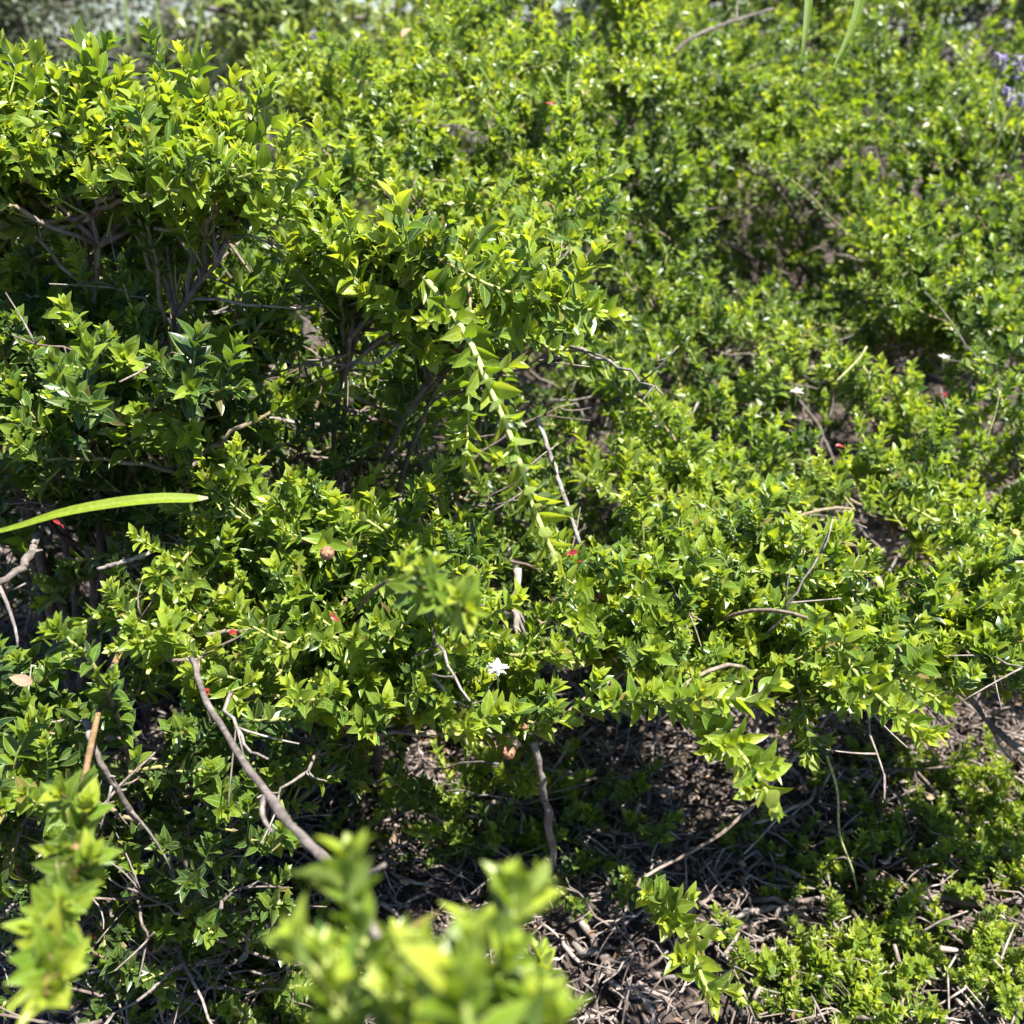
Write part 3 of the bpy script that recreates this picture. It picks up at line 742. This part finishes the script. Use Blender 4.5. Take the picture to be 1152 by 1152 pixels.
stick([(1085, 775, .80), (1115, 815, .78), (1150, 845, .76), (1210, 880, .75)], (.0022, .0030), "sunlit grey branch slanting down at the right edge", 1)
stick([(1090, 625, .85), (1130, 640, .84), (1200, 655, .83)], (.0018, .0020), "short grey branch showing between leaves above the right edge stick", 1)
stick([(740, 75, 1.6), (775, 45, 1.62), (820, 25, 1.66), (870, 10, 1.7)], (.0036, .002), "grey crooked branch with forks at top right of centre", 3)
stick([(-60, 690, .62), (20, 640, .64), (45, 600, .70)], (.0028, .0022), "pale broken stick poking in at the left edge", 2)
stick([(95, 810, .58), (115, 860, .57), (155, 925, .60)], (.0020, .0014), "grey twig forking below the lower left leaves", 2)
stick([(80, 1050, .85), (130, 1010, .86), (190, 960, .88)], (.0035, .0025), "split brown stick lying behind the tan husk", 1)
stick([(20, 160, .76), (75, 185, .75), (115, 205, .745), (160, 222, .76), (240, 245, .80)], (.0042, .0030), "thick brown limb under the sunlit crown at upper left", 3, material='bark')
stick([(235, 230, .76), (243, 260, .76), (247, 300, .78)], (.0028, .0024), "short brown upright stub below the upper left crown", 2, material='bark')
stick([(40, 390, .95), (130, 410, .94), (190, 440, .93), (230, 470, .95)], (.0042, .003), "shaded brown branch crossing the dark hollow at left", 2, material='bark')
stick([(110, 640, .66), (140, 632, .655), (168, 622, .65)], (.0013, .0015), "short grey twig ending in a single leaf rosette", 0)
stick([(250, 465, .86), (310, 472, .85), (375, 480, .84)], (.0018, .0016), "pale straight twig across the dark hollow", 1)
stick([(340, 800, .62), (360, 790, .61), (375, 780, .60)], (.0022, .0018), "stubby pale brown stick end left of the white flower", 0)

# woody undergrowth under the canopy, one thing each
n_under = 0
for (px0, px1, py0, py1) in ((380, 640, 830, 980), (640, 900, 830, 1000), (880, 1150, 820, 900), (20, 380, 840, 1100), (100, 420, 380, 520), (780, 1100, 230, 340)):
    for k in range(18 if py0 >= 820 else 9):
        px, py = random.uniform(px0, px1), random.uniform(py0, py1)
        b = ground_at(px, max(py, 420)) if py > 560 else at(px, py, 1.15 if px < 600 else 1.75)
        b = b + np.array([0, random.uniform(0, .2), 0]); b[2] = float(gz(b[0], b[1])) + .004 if py > 560 else b[2]
        an = random.uniform(0, 6.28); ln = random.uniform(.08, .22); d = np.array([math.cos(an), math.sin(an), random.uniform(.05, 1.1)])
        W = [b, b + d * ln * .5 + rng.normal(size=3) * .012, b + d * ln + rng.normal(size=3) * .02]
        stick([tuple(w) + (0,) for w in W] if False else [tuple(w) for w in W], (random.uniform(.0012, .0026), .0009), "x", 2) if False else None
        P = smooth_path(W, 10); P[1:-1] += rng.normal(size=(8, 3)) * .0015
        mb = MB(); r0 = random.uniform(.0012, .0028); tube(mb, P, np.linspace(r0, r0 * .5, 10), 6, wob=.05)
        for q in range(2):
            j = random.randint(2, 8); dd = nrm(d + rng.normal(size=3) * .6); tube(mb, curve(P[j], P[j] + dd * .02 + rng.normal(size=3) * .004, P[j] + dd * random.uniform(.03, .06), 5), np.linspace(r0 * .5, r0 * .25, 5), 5)
        o = mb.build("dry_twig", M['litter_wood'] if random.random() < .6 else M['dead_wood'], None, b); o.location = tuple(b)
        tag(o, "dry forked twig standing or lying under the shrubs", "twig", "dry twigs under the shrubs")

# longer fallen sticks on the open litter at lower right
GRP = "fallen sticks on the litter at lower right"
for k, (a, b, c, lab) in enumerate((((800, 1050), (880, 1040), (935, 1068), "curved pale stick lying on the litter, lower right"), ((985, 1065), (1060, 1085), (1190, 1120), "long brown stick running out at the right edge of the litter"),
                                    ((780, 1010), (860, 1030), (960, 1025), "dark straight stick on the litter behind the curved pale one"), ((640, 1070), (700, 1100), (760, 1110), "pale twig beside the drooping bottom shoot"),
                                    ((540, 925), (600, 920), (640, 938), "short thick pale stick on the litter below the white flower"), ((1000, 1010), (1080, 1030), (1180, 1030), "grey stick half under low green plants at right"),
                                    ((650, 1040), (690, 1120), (720, 1190), "split stick at the bottom centre edge"), ((560, 880), (590, 985), (600, 1050), "upright leaning stick over the litter"),
                                    ((820, 1090), (900, 1082), (960, 1100), "thin grey stick in front of the low green plants"), ((1060, 1120), (1110, 1135), (1200, 1150), "stick in the bottom right corner"))):
    W = [ground_at(*q) for q in (a, b, c)]
    for j, w in enumerate(W): w[2] = float(gz(w[0], w[1])) + .010 + .008 * (j == 1)
    P = smooth_path(W, 14); P[1:-1] += rng.normal(size=(12, 3)) * .002
    mb = MB(); r0 = random.uniform(.0025, .0045); tube(mb, P, np.linspace(r0, r0 * .6, 14), 7, wob=.06)
    o = mb.build("fallen_stick", M['dead_wood' if k in (0, 3, 4, 8) else 'litter_wood'], None, W[0]); o.location = tuple(W[0]); tag(o, lab, "stick", GRP)

# ------------------------------------------------------------------ litter
lit = MB()


def litter_batch(n, x0, x1, y0, y1, lo, hi, zt):
    x = rng.uniform(x0, x1, n); y = rng.uniform(y0, y1, n); z = gz(x, y) + rng.uniform(0, 1, n) ** 1.4 * zt
    ln = np.clip(rng.gamma(1.8, .010, n) + lo, lo, hi); an = rng.uniform(0, 2 * math.pi, n); r = rng.uniform(.0005, .0012, n) * np.where(rng.random(n) < .22, 2.0, 1)
    d = np.stack([np.cos(an), np.sin(an), rng.normal(size=n) * .35], -1); c = np.stack([x, y, z], -1)
    b = rng.normal(size=(n, 3)) * ln[:, None] * .14
    P = np.stack([c - d * ln[:, None] / 2, c - d * ln[:, None] / 6 + b, c + d * ln[:, None] / 5 + b * .7, c + d * ln[:, None] / 2], 1)
    U = nrm(np.cross(d, [.3, .4, .85])); W = nrm(np.cross(d, U))
    rr = r[:, None] * np.array([.9, 1, .9, .5])[None]
    k = np.arange(4) * math.pi / 2
    V = P[:, :, None] + rr[:, :, None, None] * (np.cos(k)[None, None, :, None] * U[:, None, None] + np.sin(k)[None, None, :, None] * W[:, None, None])
    q = [(a * 4 + e, a * 4 + (e + 1) % 4, a * 4 + 4 + (e + 1) % 4, a * 4 + 4 + e) for a in range(3) for e in range(4)] + [(3, 2, 1, 0), (12, 13, 14, 15)]
    Q = np.array(q)[None] + (np.arange(n) * 16)[:, None, None]
    A = np.zeros((n, 16, 3)); A[..., 2] = rng.random(n)[:, None]
    lit.add(V.reshape(-1, 3), Q, None, A.reshape(-1, 3))


litter_batch(34000, -.75, .85, .30, 1.45, .004, .07, .034)
litter_batch(16000, -.9, 1.9, 1.3, 3.0, .01, .10, .04)
tag(lit.build("twig_litter", M['litter_wood']), "dry twig fragments covering the ground", "litter", kind="stuff")
n = 12000
px_ = np.stack([rng.uniform(-.9, 1.3, n), rng.uniform(.3, 2.3, n), np.zeros(n)], -1); px_[:, 2] = gz(px_[:, 0], px_[:, 1]) + rng.uniform(.002, .034, n)
dl = MB(); add_leaves(dl, px_, rng.normal(size=(n, 3)) * np.array([1, 1, .3]), rng.normal(size=(n, 3)) * .6 + Z, rng.uniform(.004, .011, n), rng.random(n) * .8, False)
tag(dl.build("leaf_litter", M['dry_leaf']), "small dead brown leaves fallen among the twigs", "litter", kind="stuff")

# ------------------------------------------------------------------ low sprouts on the litter
protos = []
for k in range(7):
    st, lf = MB(), MB(); sp = Spec(L=random.uniform(.0095, .0125), tone=random.uniform(.35, .5), full=False)
    for j in range(random.randint(3, 6)):
        a = random.uniform(0, 6.28)
        P = shoot(st, lf, np.array([0, 0, -.003]), np.array([math.cos(a), math.sin(a), random.uniform(.4, 1.4)]), random.uniform(.03, .075), sp, bend_up=.4, r0=.0008)
        for i in (2, 4):
            shoot(st, lf, P[i], nrm(P[i] - P[i - 1]) + rng.normal(size=3) * .7, random.uniform(.012, .03), sp, r0=.0006)
    protos.append((st.mesh("stem", M['bark']), lf.mesh("foliage", M['leaf'])))


def sprout(px, py, lab, group, s=1.0):
    b = ground_at(px, py); b[2] = float(gz(b[0], b[1])) + .004
    o = empty("sprout", b); o.rotation_euler = (0, 0, random.uniform(0, 6.28)); o.scale = (s, s, s)
    tag(o, lab, "sprout", group)
    sm, lm = random.choice(protos)
    for nm, me in (("stem", sm), ("foliage", lm)):
        c = bpy.data.objects.new(nm, me); col.objects.link(c); c.parent = o


for poly, cnt, lab, grp, mind in (([(890, 880), (1000, 870), (1170, 900), (1170, 1010), (1060, 1030), (1000, 960)], 30, "low leafy sprout in the patch at the right edge of the litter", "low sprouts at the right edge", 22),
                                  ([(860, 1060), (1000, 1050), (1170, 1080), (1170, 1180), (840, 1180)], 24, "low leafy sprout in the patch along the bottom right", "low sprouts along the bottom right", 24),
                                  ([(800, 950), (990, 960), (1010, 1030), (880, 1030)], 7, "scattered small sprout on the open twig litter", "sprouts scattered on open litter", 30),
                                  ([(220, 1000), (380, 1000), (380, 1180), (120, 1180), (130, 1080)], 16, "low dark sprout beneath the shrubs at lower left", "low sprouts at lower left", 24),
                                  ([(220, 850), (420, 850), (430, 1000), (300, 1000)], 6, "small shaded sprout behind the slanting grey branch", "sprouts behind the slanting branch", 30)):
    xs = [p[0] for p in poly]; ys = [p[1] for p in poly]; got = []
    for t in range(4000):
        if len(got) >= cnt: break
        x, y = random.uniform(min(xs), max(xs)), random.uniform(min(ys), max(ys))
        if in_poly(x, y, poly) and all((x - a) ** 2 + (y - b) ** 2 > mind ** 2 for a, b in got):
            got.append((x, y)); sprout(x, y, lab, grp, random.uniform(.55, 1.1))

# ------------------------------------------------------------------ blades, flowers, capsules, red leaves


def blade(name, pts, w, lab, cat, group=None, tone=.6, material='blade', tip=None, fold=.25, facing=None):
    """a strap leaf along pts; w is its half width at base, middle and end"""
    W = [at(*p) for p in pts]; n = 20; P = smooth_path(W, n)
    T = nrm(np.gradient(P, axis=0)); f = nrm(CAMP - P.mean(0)) + np.array([0, 0, .9]) if facing is None else np.asarray(facing, float)
    S = nrm(np.cross(T, f)); Nn = nrm(np.cross(S, T))
    h = np.interp(np.linspace(0, 1, n), np.linspace(0, 1, len(w)), w)

    def part(i0, i1):
        mb = MB(); v, a = [], []
        for i in range(i0, i1):
            for s, e in ((-1, 1), (-.5, .5), (0, 0), (.5, .5), (1, 1)):
                v.append(P[i] + S[i] * s * h[i] + Nn[i] * fold * h[i] * abs(s)); a.append((tone + .03 * rng.normal(), e, .5))
        q = [(i * 5 + j, (i + 1) * 5 + j, (i + 1) * 5 + j + 1, i * 5 + j + 1) for i in range(i1 - i0 - 1) for j in range(4)]
        mb.add(v, q, None, np.array(a)); return mb
    if tip is None:
        o = part(0, n).build(name, M[material], None, P[0]); o.location = tuple(P[0])
    else:
        o = empty(name, P[0]); k = int(n * tip)
        part(0, k + 1).build("blade", M[material], o, P[0]); part(k, n).build("withered_tip", M['dry_leaf'], o, P[0])
    return tag(o, lab, cat, group)


blade("strap_leaf", [(-70, 612, .52), (10, 595, .52), (70, 577, .52), (130, 566, .525), (180, 561, .53), (215, 561, .535), (234, 560, .54)], (.0008, .0014, .0024, .0030, .0030, .0026, .0006), "bright green strap leaf with a withered brown tip, lying across the left side", "leaf blade", tone=.8, tip=.88)
for pts, lab in (([(915, -60, .9), (910, 0, .88), (905, 45, .87), (900, 75, .87)], "blurred drooping grass blade at top right, the shorter one"), ([(975, -60, .95), (965, 10, .92), (950, 50, .9), (938, 75, .89)], "blurred drooping grass blade at top right beside the shorter one"),
                 ([(1052, 500, .95), (1050, 470, .95), (1052, 445, .95)], "upright serrated green blade among the right middle shoots"), ([(540, 75, 1.0), (550, 90, .99), (556, 104, .98)], "short green blade hanging at top centre"),
                 ([(615, 85, .98), (625, 105, .98), (638, 121, .98)], "narrow green blade crossing its twin at top centre"), ([(640, 80, .98), (639, 100, .975), (637, 120, .97)], "upright narrow green blade at top centre"),
                 ([(1115, 95, 1.4), (1125, 140, 1.4), (1132, 165, 1.4)], "pale green narrow blade under the lavender flowers"), ([(185, 60, 2.0), (178, 20, 2.0), (172, -20, 2.02)], "dark thin grass stem against the pale sky"),
                 ([(145, 50, 1.8), (142, 10, 1.8), (140, -30, 1.8)], "upright green spike against the background trees"), ([(215, 75, 2.2), (225, 30, 2.2), (222, -20, 2.2)], "pale dry grass stem against the sky gap")):
    d = pts[0][2]; w = (.0042 if 'blurred' in lab else .0016) * d
    blade("grass_blade", pts, (w, w * .9, w * .5, w * .1), lab, "grass blade", tone=.15)
# thin stalk hanging in front of the litter
W = [at(930, 850, .80), at(942, 890, .82), at(945, 940, .84), at(962, 990, .87), at(970, 1060, .92), at(966, 1120, .98)]
mb = MB(); P = smooth_path(W, 24); tube(mb, P, np.linspace(.0011, .0008, 24), 6); o = mb.build("thin_stalk", M['pale_stem'], None, P[0]); o.location = tuple(P[0])
tag(o, "long thin yellow green stalk hanging over the litter, lower right", "stalk")
W = [at(1125, 440, .95), at(1118, 470, .96), at(1108, 500, .97)]
mb = MB(); P = smooth_path(W, 12); tube(mb, P, .0008, 5); o = mb.build("thin_stalk", M['pale_stem'], None, P[0]); o.location = tuple(P[0]); tag(o, "short thin dry stalk curling near the right edge", "stalk")
W = [at(940, 430, .98), at(965, 405, .98), at(975, 390, .98)]
mb = MB(); P = smooth_path(W, 12); tube(mb, P, .0011, 5); o = mb.build("thin_stalk", M['pale_stem'], None, P[0]); o.location = tuple(P[0]); tag(o, "pale wiry stalk curving among the right middle leaves", "stalk")


def flower(px, py, d, lab, n, L, material, name="white_flower", cat="flower"):
    c = at(px, py, d); o = empty(name, c); tag(o, lab, cat)
    an = rng.uniform(0, 6.28, n); X = np.stack([np.cos(an), np.sin(an), rng.uniform(.1, .9, n)], -1)
    mb = MB(); add_leaves(mb, c + X * .0008, X, Z[None] - X * .5 + rng.normal(size=(n, 3)) * .2, L * rng.uniform(.7, 1.1, n), rng.random(n), False); mb.build("petals" if False else "corolla", M[material], o, c)
    s = MB(); tube(s, [c - np.array([0, .001, .012]), c], [.0006, .0009], 5); s.build("flower_stalk", M['pale_stem'], o, c)


flower(560, 755, .622, "white shaggy flower on the foliage edge below centre", 34, .007, 'petal_white')
flower(1062, 404, 1.0, "small round white flower among leaves at the right", 14, .006, 'petal_white')
flower(896, 442, .93, "tiny white flower in the right middle foliage", 10, .007, 'petal_white')


def spike(px, py, d, h, lab):
    c = at(px, py, d); o = empty("lavender_flower", c); tag(o, lab, "flower", "lavender flower heads")
    s = MB(); tube(s, [c - np.array([.01, 0, .10]), c - np.array([0, 0, .02]), c + np.array([0, 0, h])], [.0011, .001, .0008], 5); s.build("stalk", M['pale_stem'], o, c)
    mb = MB(); n = 38; u = rng.random(n); an = rng.uniform(0, 6.28, n)
    rad = np.stack([np.cos(an), np.sin(an), np.full(n, .5)], -1)
    add_leaves(mb, c + Z * (u * h)[:, None] + rad * .002, rad, Z[None] + .3 * rng.normal(size=(n, 3)), .0085 * rng.uniform(.6, 1.2, n), rng.random(n), False); mb.build("petal_head", M['petal_purple'], o, c)


spike(1122, 88, 1.3, .026, "lavender flower head, upper left of the cluster at the right edge")
spike(1143, 92, 1.3, .030, "lavender flower head, upper right of the cluster at the right edge")
spike(1132, 122, 1.3, .024, "lavender flower head, lowest of the cluster at the right edge")
spike(1150, 128, 1.32, .020, "lavender flower head cut by the right frame edge")
spike(352, 50, 1.9, .022, "small purple flower head below the sky gap at top left")


def capsule(px, py, d, r, lab, material='capsule', petals=5):
    c = at(px, py, d); o = empty("seed_capsule", c); tag(o, lab, "seed capsule"); mb = MB()
    ts = np.linspace(0, 1, 8); ax = nrm(np.array([rng.normal() * .3, -.5, .8])); prof = np.array([.2, .7, 1, 1.02, .95, .9, .75, .5])
    tube(mb, c + ax * (ts - .5)[:, None] * r * 1.6, prof * r, 10, wob=.05); mb.build("pod", M[material], o, c)
    lf = MB(); an = np.linspace(0, 6.28, petals, endpoint=False); U = perp(ax); V = np.cross(ax, U)
    X = np.cos(an)[:, None] * U + np.sin(an)[:, None] * V + ax * .6
    add_leaves(lf, np.repeat((c + ax * r * .5)[None], petals, 0), X, ax[None] - X * .5, np.full(petals, r * .9), rng.random(petals) * .4, True); lf.build("husk_lobe", M['dry_leaf'], o, c)


capsule(368, 622, .59, .0042, "brown split seed capsule between yellow green tips, left of centre")
capsule(572, 846, .65, .0046, "orange brown open seed capsule on the shoot above the gnarled stem")
capsule(590, 818, .64, .0022, "little pinkish bud capsule above the orange brown one")
capsule(1142, 600, .82, .0035, "round yellow seed capsule on a thin stalk at the right edge", 'capsule_ripe', 3)

# tan fibrous husk on the lower left stem
hb = MB(); Pc = smooth_path([at(72, 972, .385), at(66, 1010, .365), at(58, 1045, .345), at(48, 1068, .335)], 12)
hc = Pc[0]; o = empty("fibrous_husk", hc); tag(o, "torn tan fibrous husk wrapped around the stem at the left edge", "husk")
tube(hb, Pc, np.array([.001, .0024, .0032, .0036, .0034, .0036, .003, .0028, .0022, .0018, .0012, .0005]), 9, wob=.25); hb.build("sheath", M['husk'], o, hc)
for k in range(14):
    f = MB(); b = Pc[rng.integers(1, 11)]; d = nrm(rng.normal(size=3) + np.array([0, 0, .2])); tube(f, curve(b, b + d * .005 + rng.normal(size=3) * .002, b + d * rng.uniform(.006, .012), 5), np.linspace(.0004, .0001, 5), 4); f.build("fibre", M['husk'], o, hc)

reds = [(940, 502, 1.0, .016), (640, 622, .70, .011), (655, 632, .70, .009), (690, 655, .72, .012), (712, 672, .72, .012), (675, 668, .72, .010), (532, 650, .66, .008), (372, 694, .58, .009), (258, 712, .60, .010), (135, 538, .80, .010), (68, 590, .60, .010),
        (107, 1052, .72, .010), (716, 916, 1.22, .012), (637, 998, 1.0, .012), (235, 775, .57, .011), (1027, 1019, 1.25, .014), (1012, 743, .72, .010), (548, 985, 1.2, .010), (1060, 442, 1.0, .013), (622, 118, 1.05, .014), (280, 460, .9, .012), (227, 452, .92, .010)]
for px, py, d, L_ in reds:
    L_ *= .6
    c = at(px, py, d); mb = MB(); add_leaves(mb, np.array([c, c]), rng.normal(size=(2, 3)) * np.array([1, .5, .4]), np.array([[0, -.6, .8], [0.3, -.3, .9]]) + rng.normal(size=(2, 3)) * .2, np.array([L_, L_ * .6]), rng.random(2), True)
    o = mb.build("red_leaf", M['red_leaf'], None, c); o.location = tuple(c); tag(o, "withered red leaf caught among the green shoots or twigs", "red leaf", "withered red leaves")
for px, py, d, lab in ((36, 768, .56, "folded tan dead leaf among the lower left leaves"), (118, 128, .70, "large pale tan dead leaf caught in the upper left crown"), (452, 42, 1.1, "curled brown dead leaf by the sky gap at top centre"), (262, 1135, 1.0, "broad grey brown dead leaf on the ground at bottom left"), (610, 700, .60, "upright yellow dead leaf below the arching stem tip")):
    c = at(px, py, d); mb = MB(); add_leaves(mb, np.array([c]), np.array([[rng.normal(), rng.normal() * .5, .4]]), np.array([[0, -.7, .7]]), np.array([.012 * max(1, d / .7)]), np.array([.5]), True)
    o = mb.build("dead_leaf", M['dry_leaf'], None, c); o.location = tuple(c); tag(o, lab, "dead leaf")

# bushes that close the skyline left of the sky gap and at the upper right corner
tree(-1.95, 3.6, .98, .55, "olive bush blurred behind the far left end of the sunlit crown", 9000, .026, .75, crown_lo=.02, trunk_r=.02)
tree(-1.38, 3.9, .95, .42, "grey green bush blurred behind the top of the sunlit crown", 7000, .026, .4, crown_lo=.02, trunk_r=.02)
tree(-3.3, 7.4, 3.4, 1.3, "dark tree standing just left of the pale sky patch", 12000, .05, .45, crown_lo=.02)
tree(2.05, 4.6, 1.35, .8, "dark bush on the skyline between the blades and the lavender", 9000, .04, .55, crown_lo=.02, trunk_r=.03)
